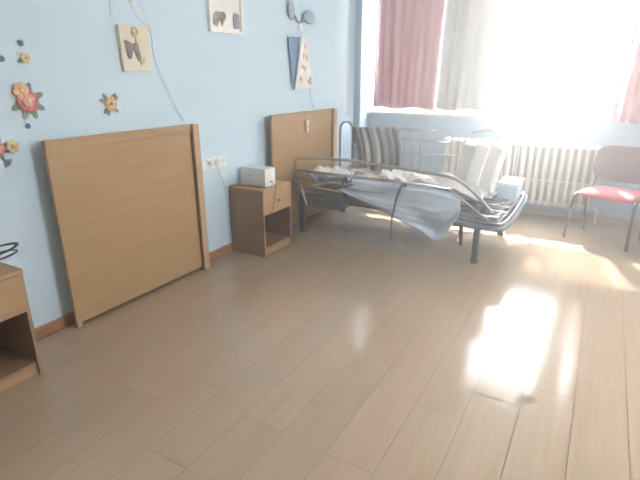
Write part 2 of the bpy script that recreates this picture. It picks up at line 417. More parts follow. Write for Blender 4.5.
# ------------------------------------------------------------------ leaning headboards
def headboard(y0, y1, label, second_stile):
    H = 1.165; T = .035
    # local: u along the wall (y), built upright then leaned about its foot
    rt = thing('wooden_headboard', (LW + .112, y0, 0), label, 'headboard', 'wooden headboards leaning on the blue wall')
    lean = math.atan2(.006, H)
    X = LW + .112 - T / 2
    Wd = y1 - y0
    def put(o): return o
    parts = []
    parts.append(MB().box((X - .012, y0 + .03, .03), (X + .006, y1 - .075, H - .05)).build('panel', 'board', rt))
    parts.append(MB().box((X - T / 2, y0, 0), (X + T / 2 - .008, y0 + .035, H - .045), bevel=.003).build('stile', 'board', rt))
    parts.append(MB().box((X - T / 2, y0, H - .055), (X + T / 2 - .004, y1 - .065, H), bevel=.004).build('top_rail', 'board', rt))
    parts.append(MB().box((X - .012, y1 - .078, 0), (X + .004, y1 - .062, H - .06)).build('groove', 'groove', rt))
    parts.append(MB().box((X - T / 2 - .02, y1 - .062, 0), (X + T / 2 + .012, y1, H), bevel=.004).build('post', 'board_v', rt))
    for yy in (y0 + .12, y1 - .12):
        MB().box((LW + .004, yy - .02, H - .16), (X - .012, yy + .02, H - .10)).build('spacer_block', 'board_v', rt)
    if second_stile:
        parts.append(MB().box((X - T / 2 - .055, y1 + .035, 0), (X + T / 2 - .03, y1 + .10, H - .015), bevel=.004).build('post', 'board_v', rt))
        parts.append(MB().box((X - T / 2 - .05, y1 + .0, 0), (X + T / 2 - .04, y1 + .035, H - .03)).build('groove', 'groove', rt))
        parts.append(MB().ball((X + T / 2 + .012, y1 - .03, H - .02), (.006, .012, .012), 8).build('screw_cap', 'white', rt, 180))
    rt.rotation_euler = (0, -lean, 0)
    return rt
headboard(1.565, 2.755, 'light wooden headboard leaning on the blue wall between the two nightstands', False)
headboard(3.725, 4.96, 'light wooden headboard with doubled right post, on the wall behind the metal bed', True)
# white plaque hung on the second headboard
pq = MB()
pq.prism([(LW + .110, 4.33 + .028 * math.cos(a) * (.8 if math.sin(a) < 0 else 1), 1.02 + .066 * math.sin(a)) for a in [2 * PI * k / 20 for k in range(20)]], (.012, 0, 0))
o = pq.build('wall_plaque', 'plastic', None, 40)
MB().tube(arc((LW + .124, 4.33, 1.02), .013, 0, 2 * PI, 12, (0, 1, 0), (0, 0, 1)), .003, 6).build('ring', 'gold', o, 60)
tag(o, 'small white oval plaque on the upper face of the headboard behind the bed', 'plaque')

# ------------------------------------------------------------------ nightstands
def nightstand(y0, label):
    xb, xf, Wd, H = LW + .016, -2.385, .43, .595
    t = thing('nightstand', ((xb + xf) / 2, y0 + Wd / 2, 0), label, 'nightstand', 'wooden nightstands along the blue wall')
    y1 = y0 + Wd; T = .019
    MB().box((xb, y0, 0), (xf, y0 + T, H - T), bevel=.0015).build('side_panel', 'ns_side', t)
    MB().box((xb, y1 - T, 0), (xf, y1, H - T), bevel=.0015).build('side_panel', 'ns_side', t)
    MB().box((xb, y0 - .003, H - T), (xf + .006, y1 + .003, H + .003), bevel=.003).build('top', 'ns', t)
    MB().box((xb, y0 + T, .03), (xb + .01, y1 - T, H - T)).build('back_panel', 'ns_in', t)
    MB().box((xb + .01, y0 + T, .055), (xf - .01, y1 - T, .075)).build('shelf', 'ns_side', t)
    MB().box((xf - .03, y0 + T, 0), (xf - .015, y1 - T, .055)).build('plinth', 'ns', t)
    d = MB(); zb = .372
    d.box((xf - .018, y0 + .004, zb), (xf + .002, y1 - .004, H - T - .004), bevel=.003)
    d.box((xb + .03, y0 + T + .01, zb + .01), (xf - .018, y0 + T + .02, H - .06)).box((xb + .03, y1 - T - .02, zb + .01), (xf - .018, y1 - T - .01, H - .06))
    d.box((xb + .03, y0 + T + .01, zb + .005), (xf - .018, y1 - T - .01, zb + .01))
    dr = d.build('drawer', 'ns', t)
    k = MB().tube([(xf + .002, y0 + Wd / 2, .475), (xf + .014, y0 + Wd / 2, .475)], .008, 10)
    k.ball((xf + .02, y0 + Wd / 2, .475), (.009, .018, .014), 10).build('knob', 'chair_leg', dr, 50)
    return t
nightstand(3.175, 'wooden nightstand with a white box on top, between the first headboard and the bed')
nightstand(.745, 'wooden nightstand with a coiled black cable on top, cut off by the left edge')
# the white device on the far one
bx = thing('white_router_box', (-2.58, 3.37, .598), 'white plastic box with a dark plug, standing on the far nightstand', 'box')
rz = Matrix.Rotation(math.radians(-6), 3, 'Z')
MB().box((-2.715, 3.295, .599), (-2.425, 3.43, .755), rot=rz, bevel=.006).build('casing', 'plastic', bx, 40)
def rp(x, y, z): v = rz @ Vector((x + 2.59, y - 3.3625, 0)); return (v.x - 2.57, v.y + 3.3625, z)
mk = MB(); mk.tube([Vector(rp(-2.62, 3.2945, .69)) + Vector((.014 * math.cos(a), 0, .008 * math.sin(a))) for a in [2 * PI * k / 12 for k in range(12)]], .0022, 6, closed=True)
mk.box(rp(-2.607, 3.2925, .687), Vector(rp(-2.585, 3.2945, .691)))
mk.build('emblem', 'slate', bx)
MB().box((-2.429, 3.345, .632), (-2.416, 3.365, .645)).build('socket', 'hole', bx)
# cables: front loop and the one falling behind
cab = MB().tube(smooth_path([(-2.413, 3.355, .637), (-2.40, 3.352, .63), (-2.365, 3.34, .60), (-2.362, 3.32, .53), (-2.364, 3.30, .45), (-2.364, 3.27, .40), (-2.362, 3.21, .36), (-2.362, 3.166, .31), (-2.40, 3.165, .27), (-2.47, 3.165, .255), (-2.53, 3.166, .28)], 6), .0032, 6)
tag(cab.build('cable', 'black', None, 180), 'thin black cable hanging from the white box over the front of the far nightstand', 'cable')
cab = MB().tube(smooth_path([(-2.46, 3.26, .603), (-2.56, 3.24, .603), (-2.64, 3.225, .604), (-2.70, 3.20, .606), (-2.725, 3.165, .60), (-2.735, 3.155, .5), (-2.73, 3.15, .35), (-2.725, 3.15, .2), (-2.71, 3.152, .14), (-2.67, 3.155, .12)], 6), .004, 6)
tag(cab.build('cable', 'black', None, 180), 'black cable lying on the far nightstand and falling down its left back edge', 'cable')
cab = MB().tube(smooth_path([(-2.72, 3.02, .80), (-2.735, 3.10, .62), (-2.738, 3.13, .45), (-2.738, 3.135, .25), (-2.73, 3.14, .15), (-2.70, 3.145, .1)], 6), .003, 6)
tag(cab.build('cable', 'grey_plastic', None, 180), 'pale grey cable dropping down the blue wall beside the far nightstand', 'cable')
# coil on the near one
pts = []
for k in range(0, 76):
    a = k / 75 * 2 * PI * 2.6; rr = 1 + .06 * math.sin(a * .7)
    pts.append((-2.60 + .06 * math.cos(a) * rr, 1.145 + .135 * math.sin(a) * rr * (1 if k < 60 else .96), .607 + .018 * (1 + math.sin(a * .5 + .8)) + .010 * (1 + math.sin(a))))
tag(MB().tube(pts, .0045, 6).build('coiled_cable', 'black', None, 180), 'coiled black cable lying on the nightstand at the left edge', 'cable')

# socket strip
st = thing('socket_strip', (LW, 3.01, .83), 'white double wall socket strip between the first headboard and the far nightstand', 'socket')
MB().box((LW, 2.86, .782), (LW + .014, 3.165, .872), bevel=.004).build('plate', 'plastic', st, 40)
for y in (2.955, 3.035):
    q = MB().tube(arc((LW + .016, y, .827), .024, 0, 2 * PI, 16, (0, 1, 0), (0, 0, 1))[:-1], .003, 6, closed=True).build('socket_ring', 'grey_plastic', st, 60)
    h = MB().tube([(LW + .0135, y - .009, .827), (LW + .0155, y - .009, .827)], .0035, 8).tube([(LW + .0135, y + .009, .827), (LW + .0155, y + .009, .827)], .0035, 8)
    h.build('pin_hole', 'hole', q)
MB().ball((LW + .015, 3.12, .83), (.003, .007, .007), 8).build('screw', 'hole', st, 180)
MB().tube(smooth_path([(LW + .016, 2.90, .86), (LW + .03, 2.925, .845), (LW + .028, 2.945, .828)], 4), .003, 6).build('plug_lead', 'hole', st, 180)

# ------------------------------------------------------------------ wall decorations
def flower(name, y, z, r, petals, pm, cm, leaves, label, lm='f_green', inner=None, two=None):
    t = thing(name, (LW, y, z), label, 'wall flower', 'felt flower decorations on the blue wall')
    if leaves:
        for k, a in enumerate(leaves):
            b = MB(); ca, sa = math.cos(a), math.sin(a); L = r * 1.42; w_ = r * .26; pl = []
            for s_, q in ((0, .4), (.5, .62), (1, .85), (.55, 1.0), (.9, 1.06), (0, 1.3), (-.9, 1.06), (-.55, 1.0), (-1, .85), (-.5, .62)):
                pl.append((LW + .001, y + ca * L * q * .78 - sa * w_ * s_, z + sa * L * q * .78 + ca * w_ * s_))
            b.prism(pl, (.004, 0, 0)).build('leaf', lm if k % 2 == 0 else 'f_teal', t)
    def ring(rr, n, x0, mm, nm, off=0.0, cyy=y, czz=z):
        b = MB()
        for k in range(n):
            a = 2 * PI * k / n + off
            b.ball((x0, cyy + math.cos(a) * rr * .58, czz + math.sin(a) * rr * .58), (.006, rr * .44, rr * .44), 10)
        b.build(nm, mm, t, 180)
    ring(r * .85, petals, LW + .008, pm, 'petals')
    if inner: ring(r * .52, max(4, petals - 1), LW + .014, inner, 'inner_petals', .4)
    if two:
        dy, dz, rr, m2, m3 = two
        ring(rr, 6, LW + .012, m2, 'petals', .2, y + dy, z + dz)
        MB().ball((LW + .02, y + dy, z + dz), (.006, rr * .28, rr * .28), 10).build('flower_centre', m3, t, 180)
    MB().ball((LW + .018, y, z), (.008, r * .24, r * .24), 10).build('flower_centre', cm, t, 180)
    return t
flower('felt_flower', 1.572, 1.375, .072, 8, 'f_red', 'f_yellow', [-1.9, -.5, .4, 2.2, -2.7, 1.3, -1.2], 'largest felt flower, red with an orange bloom and dark leaves, left of the headboard', inner='f_pink', two=(-.030, .055, .046, 'f_orange', 'f_yellow'))
flower('felt_flower', 2.095, 1.338, .056, 6, 'f_orange', 'f_red', [.9, 2.2, -2.3, -.85, 2.8, -1.9, .6], 'orange felt flower with slate leaves just above the top of the near headboard', inner='f_yellow')
flower('felt_flower', 1.365, 1.137, .045, 6, 'f_red', 'f_cream', [1.2, -1.2, -2.2, -.3, .4], 'felt flower pair, red and yellow, left of the near headboard at the photo edge', inner='f_pink', two=(.078, .008, .038, 'f_yellow', 'f_orange'))
flower('felt_leaf_sprig', 1.405, 1.062, .022, 4, 'f_teal', 'f_green', [.6, 2.4, -2.2], 'small grey green felt sprig, lowest on the wall under the red and yellow pair')
flower('felt_flower', 1.602, 1.597, .034, 6, 'f_yellow', 'f_orange', [2.4, 3.6], 'small yellow felt flower just under a tiny slate one at upper left', lm='f_cream')
flower('felt_button_flower', 1.592, 1.672, .020, 6, 'f_slate', 'moth', None, 'tiny slate blue felt flower highest at upper left, above the small yellow flower')
flower('felt_button_flower', 1.548, 1.243, .019, 6, 'f_slate', 'moth', None, 'tiny slate blue felt flower between the largest flower and the headboard corner')
flower('felt_button_flower', 1.478, 1.59, .019, 6, 'f_teal', 'moth', None, 'tiny grey teal felt flower cut by the left photo edge beside the small yellow flower')
flower('felt_flower', 2.34, 1.985, .036, 6, 'f_cream', 'f_yellow', [.9, 2.3], 'pale cream felt flower at the top edge, above the canvas with the grey wings')

# canvas with an angel figure
cv = thing('canvas_picture', (LW, 2.335, 1.53), 'cream canvas with grey wings, hung above the near headboard beside the wire', 'picture')
MB().box((LW + .002, 2.212, 1.535), (LW + .03, 2.445, 1.815), rot=Matrix.Rotation(math.radians(1.2), 3, 'X'), bevel=.002).build('canvas', 'canvas', cv)
X = LW + .030
def shape(pts, th=.006, x=X): return MB().prism([(x, y, z) for y, z in pts], (th, 0, 0))
shape([(2.24, 1.725), (2.275, 1.715), (2.30, 1.70), (2.302, 1.665), (2.278, 1.615), (2.262, 1.61), (2.25, 1.635), (2.245, 1.68)]).build('wing', 'wing', cv)
shape([(2.30, 1.70), (2.33, 1.715), (2.345, 1.70), (2.352, 1.65), (2.35, 1.61), (2.335, 1.60), (2.318, 1.635), (2.305, 1.67)]).build('wing', 'wing', cv)
b = MB(); b.tube([Vector((X + .004, 2.325 + .026 * math.cos(a), 1.77 + .032 * math.sin(a))) for a in [PI * k / 10 for k in range(-1, 12)]], .0035, 6); b.build('hair', 'gold', cv, 180)
MB().ball((X + .003, 2.325, 1.765), (.005, .018, .022), 10).build('head', 'skin', cv, 180)
b = MB(); b.tube(smooth_path([(X + .003, 2.33, 1.74), (X + .003, 2.335, 1.69), (X + .003, 2.355, 1.63), (X + .003, 2.35, 1.575)], 4), .004, 6); b.tube(smooth_path([(X + .003, 2.352, 1.6), (X + .003, 2.375, 1.59), (X + .003, 2.382, 1.62)], 4), .003, 6); b.build('stem', 'gold', cv, 180)
MB().ball((X + .004, 2.342, 1.61), (.005, .012, .014), 10).build('bud', 'olive', cv, 180)
# white framed picture
pf = thing('framed_picture', (LW, 3.27, 1.84), 'white framed picture with two dark figures, cut by the top edge', 'picture')
b = MB(); y0, y1, z0, z1 = 3.058, 3.462, 1.832, 2.24; F = .022
b.box((LW, y0, z0), (LW + .03, y1, z0 + F)).box((LW, y0, z1 - F), (LW + .03, y1, z1)).box((LW, y0, z0 + F), (LW + .03, y0 + F, z1 - F)).box((LW, y1 - F, z0 + F), (LW + .03, y1, z1 - F))
b.build('frame', 'frame_w', pf)
MB().box((LW + .001, y0 + F, z0 + F), (LW + .012, y1 - F, z1 - F)).build('sheet', 'paper', pf)
X2 = LW + .012
MB().prism([(X2, y, z) for y, z in ((3.11, 1.89), (3.155, 1.875), (3.185, 1.93), (3.215, 1.88), (3.235, 1.92), (3.265, 1.95), (3.25, 1.985), (3.15, 1.985), (3.115, 1.955))], (.003, 0, 0)).build('figure', 'olive', pf)
MB().prism([(X2, y, z) for y, z in ((3.355, 1.875), (3.43, 1.875), (3.435, 1.93), (3.425, 1.985), (3.36, 1.995), (3.345, 1.93))], (.003, 0, 0)).build('figure', 'slate_paper', pf)
# hanging paper ornament
ho = thing('hanging_ornament', (LW, 4.33, 2.0), 'hanging ornament with grey blue wings over a white and blue paper cone', 'ornament')
y = 4.24
b = MB().prism([(LW + .02, 4.145, 1.865), (LW + .02, 4.345, 1.875), (LW + .02, 4.215, 1.375)], (.008, 0, 0)); b.build('blue_panel', 'cone_blue', ho)
b = MB().prism([(LW + .05, 4.345, 1.875), (LW + .04, 4.215, 1.385), (LW + .04, 4.40, 1.385), (LW + .04, 4.585, 1.40), (LW + .05, 4.42, 1.84)], (.006, 0, 0)); b.build('white_panel', 'paper', ho)
for k, (yy, zz, a, m_) in enumerate(((4.40, 1.79, 1.2, 'f_pink'), (4.375, 1.70, 2.0, 'f_orange'), (4.44, 1.68, 1.0, 'skin'), (4.35, 1.60, 1.8, 'f_pink'), (4.40, 1.58, .6, 'skin'), (4.32, 1.48, 2.0, 'f_pink'), (4.50, 1.49, .4, 'f_orange'), (4.47, 1.46, 2.2, 'f_pink'), (4.52, 1.44, 1.2, 'skin'))):
    MB().ball((LW + .056, yy, zz), (.004, .016 + .006 * (k % 3), .024), 8).build('petal_print', m_, ho, 180)
b = MB(); b.ball((LW + .03, 4.20, 2.10), (.012, .055, .085), 12); b.build('wing', 'moth', ho, 180)
b = MB(); b.ball((LW + .03, 4.53, 2.07), (.012, .12, .062), 12)
o = b.build('wing', 'moth', ho, 180)
MB().tube(smooth_path([(LW + .03, 4.25, 2.06), (LW + .03, 4.33, 2.0), (LW + .03, 4.43, 2.05)], 4), .009, 8).build('body', 'slate', ho, 180)
MB().ball((LW + .032, 4.35, 1.955), (.012, .03, .045), 10).build('head', 'paper', ho, 180)
MB().tube([(LW + .03, 4.37, 1.96), (LW + .03, 4.39, 1.85)], .003, 6).build('string', 'wire', ho, 180)
tag(MB().tube(smooth_path([(LW + .04, 4.53, 1.40), (LW + .012, 4.56, 1.33), (LW + .012, 4.60, 1.23), (LW + .05, 4.62, 1.155)], 6), .0022, 6).build('wire', 'wire', None, 180), 'short thin wire running from the paper cone down to the far headboard', 'wire')
wr = MB()
wr.tube(smooth_path([(LW + .008, 2.33, 1.975), (LW + .008, 2.39, 1.87), (LW + .034, 2.455, 1.80), (LW + .012, 2.48, 1.66), (LW + .01, 2.52, 1.52), (LW + .01, 2.58, 1.40), (LW + .01, 2.64, 1.28), (LW + .03, 2.70, 1.175)], 6), .0015, 6)
wr.tube(smooth_path([(LW + .008, 2.42, 2.1), (LW + .008, 2.425, 1.95), (LW + .034, 2.46, 1.79), (LW + .012, 2.49, 1.62), (LW + .01, 2.56, 1.47), (LW + .01, 2.62, 1.36), (LW + .012, 2.655, 1.27), (LW + .03, 2.705, 1.175)], 6), .0012, 6)
tag(wr.build('wire', 'wire', None, 180), 'twisted thin wire hanging past the cream canvas down to the near headboard', 'wire')
tag(MB().tube([(LW + .006, 2.18, 2.2), (LW + .006, 2.185, 1.86)], .0016, 6).build('wire', 'wire', None, 180), 'short straight wire above the left corner of the cream canvas', 'wire')

# ------------------------------------------------------------------ the metal bed
BY0, BY1 = 3.99, 4.88
bed = thing('metal_bed', (-1.6, 4.43, 0), 'grey metal hospital bed frame with raised side rails in front of the radiator', 'bed')
b = MB()
for y in (BY0, BY1): b.box((-2.58, y - .02, .36), (-.62, y + .02, .42), bevel=.004)
for x in (-2.58, -1.6, -.66): b.box((x, BY0 + .02, .37), (x + .04, BY1 - .02, .41))
b.build('frame', 'steel', bed, 40)
for x, y in ((-.77, BY0 - .02), (-.72, BY1), (-2.5, BY0), (-2.5, BY1)):
    lg = MB().box((x - .024, y - .024, .012), (x + .024, y + .024, .40), bevel=.004).build('leg', 'dark', bed, 40)
    MB().box((x - .028, y - .028, 0), (x + .028, y + .028, .016)).build('leg_cap', 'hole', lg)
b = MB()
for k in range(15):
    x = -2.5 + k * .118; b.box((x, BY0 + .02, .425), (x + .06, BY1 - .02, .437))
b.box((-2.54, BY0 + .03, .437), (-.86, BY0 + .06, .455)).box((-2.54, BY1 - .06, .437), (-.86, BY1 - .03, .455))
b.build('slats', 'steel', bed)
# dark boxes of the lifting gear under the frame
MB().box((-2.42, BY0 + .05, .26), (-2.08, BY0 + .40, .355), bevel=.02).build('motor_box', 'slate', bed, 40)
MB().box((-1.02, BY0 - .015, .29), (-.60, BY1 - .1, .355), bevel=.02).build('end_box', 'dark', bed, 40)
MB().tube([(-2.1, BY0 + .2, .3), (-1.1, BY0 + .3, .26)], .018).build('lift_rod', 'dark', bed, 60)
MB().tube([(-.91, BY0 - .01, .38), (-.905, BY0 - .01, .25), (-.90, BY0, .13)], .018).build('brace', 'dark', bed, 60)
# near rail, let half down
r1 = MB(); yr = 3.95
top = smooth_path([(-2.56, yr, .40), (-2.565, yr, .60), (-2.56, yr, .71), (-2.535, yr, .742), (-2.40, yr, .762), (-2.07, yr, .778), (-1.665, yr, .760), (-1.3, yr, .735), (-1.02, yr, .712), (-.92, yr - .0, .675), (-.82, yr, .605), (-.72, yr, .515), (-.66, yr, .45)], 5)
r1.tube(top, .0145, 10).build('side_rail', 'chrome', bed, 180)
rr = [(-2.56, .632, -1.02, .618, .013), (-2.55, .50, -2.02, .465, .011)]
for x0, z0, x1, z1, r_ in rr: MB().tube([(x0, yr, z0), ((x0 + x1) / 2, yr - .004, (z0 + z1) / 2 + .004), (x1, yr, z1)], r_, 8).build('rail_bar', 'chrome', bed, 180)
MB().tube([(-2.55, yr, .555), (-2.3, yr - .004, .548), (-2.02, yr, .545)], .008, 8).build('rail_bar', 'chrome', bed, 180)
MB().tube([(-2.50, yr, .50), (-2.46, yr - .01, .40), (-2.42, yr - .015, .30)], .012, 8).build('rail_strut', 'chrome', bed, 60)
MB().tube([(-2.53, yr - .004, .425), (-2.40, yr - .004, .415)], .011, 8).build('rail_pivot', 'chrome', bed, 60)
for x, z0, z1 in ((-2.0, .42, .63), (-1.42, .42, .62)):
    MB().box((x - .015, yr - .016, z0), (x + .018, yr + .016, z1), bevel=.004).build('rail_bracket', 'dark', bed, 40)
MB().tube(smooth_path([(-1.05, yr, .60), (-.97, yr - .005, .575), (-.86, yr - .005, .50), (-.76, yr, .43), (-.70, yr, .40)], 4), .010, 8).build('rail_bar', 'chrome', bed, 180)
# far rail, standing up, in two halves
yf = 4.91
b = MB()
b.tube([(-2.565, yf, .40), (-2.565, yf, .95)] + arc((-2.488, yf, .95), .077, PI, 0, 10) + [(-2.411, yf, .95), (-2.40, yf, .40)], .013, 8)
b.build('rail_hoop', 'chrome', bed, 180)
b = MB(); b.tube([(-2.41, yf, .957), (-1.8, yf, .978), (-1.46, yf, .985)], .011, 8)
b.build('side_rail', 'chrome', bed, 180)
for z, x1 in ((.88, -1.30), (.745, -1.22)): MB().tube([(-2.40, yf, z), (x1, yf, z - .005)], .009, 8).build('rail_bar', 'chrome', bed, 180)
for x in (-1.80, -1.70, -1.62): MB().tube([(x, yf, .42), (x, yf, .995)], .008, 8).build('rail_upright', 'steel', bed, 180)
MB().tube([(-1.53, yf, .99), (-1.62, yf, .86), (-1.60, yf, .62)], .007, 8).build('rail_strut', 'steel', bed, 180)
b = MB(); b.tube([(-1.10, yf, .98), (-.93, yf, 1.02), (-.88, yf, 1.01), (-.835, yf, .97), (-.81, yf, .90), (-.80, yf, .42)], .011, 8); b.build('rail_hoop', 'chrome', bed, 180)
b = MB(); b.tube([(-.835, yf, 1.02), (-.835, yf, .42)], .009, 8); b.tube([(-.66, yf, 1.0), (-.67, yf, .42)], .009, 8); b.build('rail_upright', 'steel', bed, 180)
# folded down foot end: nested tubes bent round a corner
def foot_path(x, z, d, y0=3.93):
    return smooth_path([(-.98, y0 + d, z + .02), (-.80, y0 + d, z), (-.62 + x, y0 + d, z), (-.55 + x, y0 + .03 + d, z), (-.515 + x, y0 + .12 + d, z + .015), (-.50 + x, 4.40, z + .035), (-.50 + x, 4.86 - d, z + .07), (-.53 + x, 4.92 - d, z + .075), (-.62 + x, 4.93 - d, z + .075)], 5)
MB().tube(foot_path(-.025, .335, .0), .018, 10).build('foot_bumper', 'slate', bed, 180)
for k, (x, z, d, r_) in enumerate(((-.045, .37, .01, .008), (-.085, .38, .04, .007), (-.125, .39, .07, .007))):
    MB().tube(foot_path(x, z, d), r_, 8).build('foot_bar', 'chrome', bed, 180)
for y in (4.12, 4.30, 4.48, 4.66):
    MB().tube([(-.95, y, .445), (-.56, y, .43)], .008, 8).build('foot_cross_bar', 'chrome', bed, 180)

# bedding and the things lying on the bed
def sheetfn(x0, x1, y0, y1, z, a, seed, tilt=0):
    def fn(u, v):
        x = x0 + (x1 - x0) * u + .02 * math.sin(v * 9 + seed); y = y0 + (y1 - y0) * v + .012 * math.sin(u * 13 + seed)
        return (x, y, z + a * (.5 + .25 * wob(u * 1.3, v * 1.3, seed)) + .4 * a * abs(math.sin(u * 14 + v * 5 + seed)) + tilt * u)
    return fn
o = MB().grid(sheetfn(-2.5, -1.08, 4.02, 4.85, .475, .075, 1.0), 90, 50).build('crumpled_sheet', 'sheet_cream', None, 180, thick=.006)
tag(o, 'crumpled cream sheet spread over the bed slats', 'sheet')
o = MB().grid(sheetfn(-2.49, -2.06, 4.00, 4.35, .57, .05, 3.0), 40, 30).build('folded_cloth', 'sheet_white', None, 180, thick=.008)
tag(o, 'white rumpled cloth at the head end of the bed next to the nightstand', 'cloth')
o = MB().grid(sheetfn(-1.75, -1.10, 4.02, 4.45, .575, .07, 5.3), 50, 40).build('folded_cloth', 'sheet_white', None, 180, thick=.008)
tag(o, 'bunched off white cloth on the middle of the bed, behind the rail', 'cloth')
o = MB().grid(sheetfn(-2.44, -2.20, 3.985, 4.12, .545, .04, 7.3), 20, 16).build('folded_cloth', 'pale_blue', None, 180, thick=.008)
tag(o, 'small pale blue cloth on the head end of the bed behind the near rail', 'cloth')
# grey blue plastic sheet over the near rail
low = [(-2.02, .50), (-1.9, .455), (-1.78, .415), (-1.635, .365), (-1.5, .325), (-1.3, .255), (-1.2, .20), (-1.13, .16), (-1.06, .175), (-1.0, .25), (-.95, .34), (-.90, .42)]
def lowz(x):
    for (a, za), (b_, zb) in zip(low, low[1:]):
        if a <= x <= b_: return za + (zb - za) * (x - a) / (b_ - a)
    return low[0][1] if x < low[0][0] else low[-1][1]
def drape(u, v):
    x = -2.02 + 1.10 * u; zt = .595 - .05 * max(0, (u - .75) / .25)
    if v < .15:
        t = v / .15; return (x, 4.06 - .135 * t, zt - .012 + .012 * math.sin(t * PI))
    t = (v - .15) / .85; zb = lowz(x)
    fold = .020 * wob(u * .9 + t * .8, t * .35 - u * .3, 2.0) + .018 * math.sin(u * 8 - t * 6)
    return (x + .02 * math.sin(t * 4 + u * 6) * t, 3.922 - .008 - .03 * t * math.sin(u * PI) + fold * (t ** .7) * .8, zt - .012 + (zb - zt + .012) * t)
o = MB().grid(drape, 80, 40).build('plastic_sheet', 'sheet_blue', None, 180, thick=.003)
tag(o, 'grey blue plastic sheet sagging over the near side rail of the bed', 'sheet')
tag(MB().tube(smooth_path([(-1.42, 3.90, .63), (-1.435, 3.868, .58), (-1.455, 3.862, .50), (-1.475, 3.86, .40), (-1.49, 3.86, .30), (-1.495, 3.875, .20), (-1.50, 3.88, .10)], 5), [.009] * 31, 6).build('hanging_strap', 'dark', None, 180), 'dark strap dangling in front of the grey blue plastic sheet', 'strap')
kn = MB()
for k in range(5):
    a = k * 1.3; kn.tube(smooth_path([(-1.98, 3.925, .60), (-1.98 + .04 * math.cos(a), 3.905, .585 + .04 * math.sin(a)), (-1.95 + .05 * math.cos(a + .8), 3.90, .58 + .045 * math.sin(a + .8))], 4), .009, 6)
tag(kn.build('knotted_strap', 'dark', None, 180), 'dark knotted strap tied round the middle of the near side rail', 'strap')
# striped blanket hung over the far rail
def blanket(u, v):
    x = -2.41 + .545 * u
    w_ = .012 * math.sin(u * 24) + .006 * math.sin(u * 47 + 1)
    if v < .25:
        t = v / .25; return (x, 4.938 + w_ * .3, .80 + (.165 + .02 * u) * t)
    if v < .32:
        t = (v - .25) / .07; return (x, 4.938 - .056 * t, .965 + .02 * u + .008 * math.sin(t * PI))
    t = (v - .32) / .68
    return (x + .10 * t * (1 - .35 * u) + .03 * math.sin(t * 3), 4.882 - .028 * t + w_ * (.4 + t), .965 + .02 * u - .45 * t)
o = MB().grid(blanket, 90, 30, tone=True).build('striped_blanket', 'stripe', None, 180, thick=.008)
tag(o, 'grey striped blanket hanging over the far side rail of the bed', 'blanket')
# folded mattress standing on the foot half
mt = thing('folded_mattress', (-.9, 4.5, .45), 'white folded mattress standing upright on the foot half of the bed', 'mattress')
def slab(path, w0, w1, name, m):
    """thick slab following a path in the x-z plane"""
    b = MB(); P = [Vector(p) for p in path]; T = .118; ring = []
    for i, p in enumerate(P):
        t = (P[min(i + 1, len(P) - 1)] - P[max(i - 1, 0)]).normalized(); n = Vector((-t.z, 0, t.x)) * T / 2
        ring.append([b.bm.verts.new(p + n + Vector((0, w0, 0))), b.bm.verts.new(p - n + Vector((0, w0, 0))), b.bm.verts.new(p - n + Vector((0, w1, 0))), b.bm.verts.new(p + n + Vector((0, w1, 0)))])
    for A, B_ in zip(ring, ring[1:]):
        for j in range(4): b.bm.faces.new((A[j], A[(j + 1) % 4], B_[(j + 1) % 4], B_[j]))
    b.bm.faces.new(ring[0]); b.bm.faces.new(ring[-1])
    o = b.build(name, m, mt)
    k = o.modifiers.new('round', 'BEVEL'); k.width = .015; k.segments = 3; k.limit_method = 'ANGLE'
    return o
slab([(-1.06, 0, .50), (-1.04, 0, .62), (-1.01, 0, .74), (-.985, 0, .86), (-.97, 0, .945)], 4.30, 4.78, 'mattress_leaf', 'foam_grey')
slab([(-.90, 0, .50), (-.925, 0, .60), (-.91, 0, .72), (-.875, 0, .86), (-.85, 0, .955)], 4.27, 4.75, 'mattress_leaf', 'foam')
slab([(-.805, 0, .52), (-.825, 0, .62), (-.81, 0, .72), (-.775, 0, .85), (-.745, 0, .945)], 4.30, 4.66, 'mattress_leaf', 'foam_grey')
# grey cushion lying against it
def wedge(u, v):
    x = -1.13 + .36 * u; y = 4.02 + .26 * v
    return (x, y, .52 + (.14 * (1 - u) + .02) * (.35 + .65 * math.sin(min(1, v + .25) * PI * .5)) + .01 * wob(u, v, 4))
o = MB().grid(wedge, 24, 16).build('rumpled_cover', 'foam_grey', None, 180, thick=.01)
tag(o, 'beige grey rumpled cover slumped behind the near rail at the foot half', 'cover')
# white folded cloth with pale blue side
fc = thing('folded_towel', (-.7, 4.75, .46), 'pale blue folded towel with a white top, on the far foot corner of the bed', 'towel')
MB().box((-.735, 4.50, .452), (-.565, 4.84, .575), bevel=.012).build('towel_stack', 'pale_blue', fc, 40)
MB().box((-.742, 4.495, .576), (-.558, 4.85, .60), bevel=.006).build('towel_top', 'sheet_white', fc, 40)

# ------------------------------------------------------------------ chair
ch = thing('red_chair', (.18, 5.26, 0), 'red upholstered chair with dark tube legs, cut by the right edge beside the radiator', 'chair')
cx, cyy = .18, 5.26
def cushion(w_, d_, h_, rx, name, m, mat_):
    b = MB(); n = 28
    def outl(k):
        a = 2 * PI * k / n; e = .5
        return (math.copysign(abs(math.cos(a)) ** e, math.cos(a)) * w_ / 2, math.copysign(abs(math.sin(a)) ** e, math.sin(a)) * d_ / 2)
    levels = [(-1, .90), (-.6, .985), (0, 1.0), (.6, .98), (1, .88), (1.15, .5)]
    rings = []
    for lz, s_ in levels:
        rings.append([b.bm.verts.new(mat_ @ Vector((outl(k)[0] * s_, outl(k)[1] * s_, lz * h_ / 2 + rx(outl(k)[0] * s_, outl(k)[1] * s_)))) for k in range(n)])
    for A, B_ in zip(rings, rings[1:]):
        for j in range(n): b.bm.faces.new((A[j], A[(j + 1) % n], B_[(j + 1) % n], B_[j]))
    b.bm.faces.new(list(reversed(rings[0]))); b.bm.faces.new(rings[-1])
    return b.build(name, m, ch, 50)
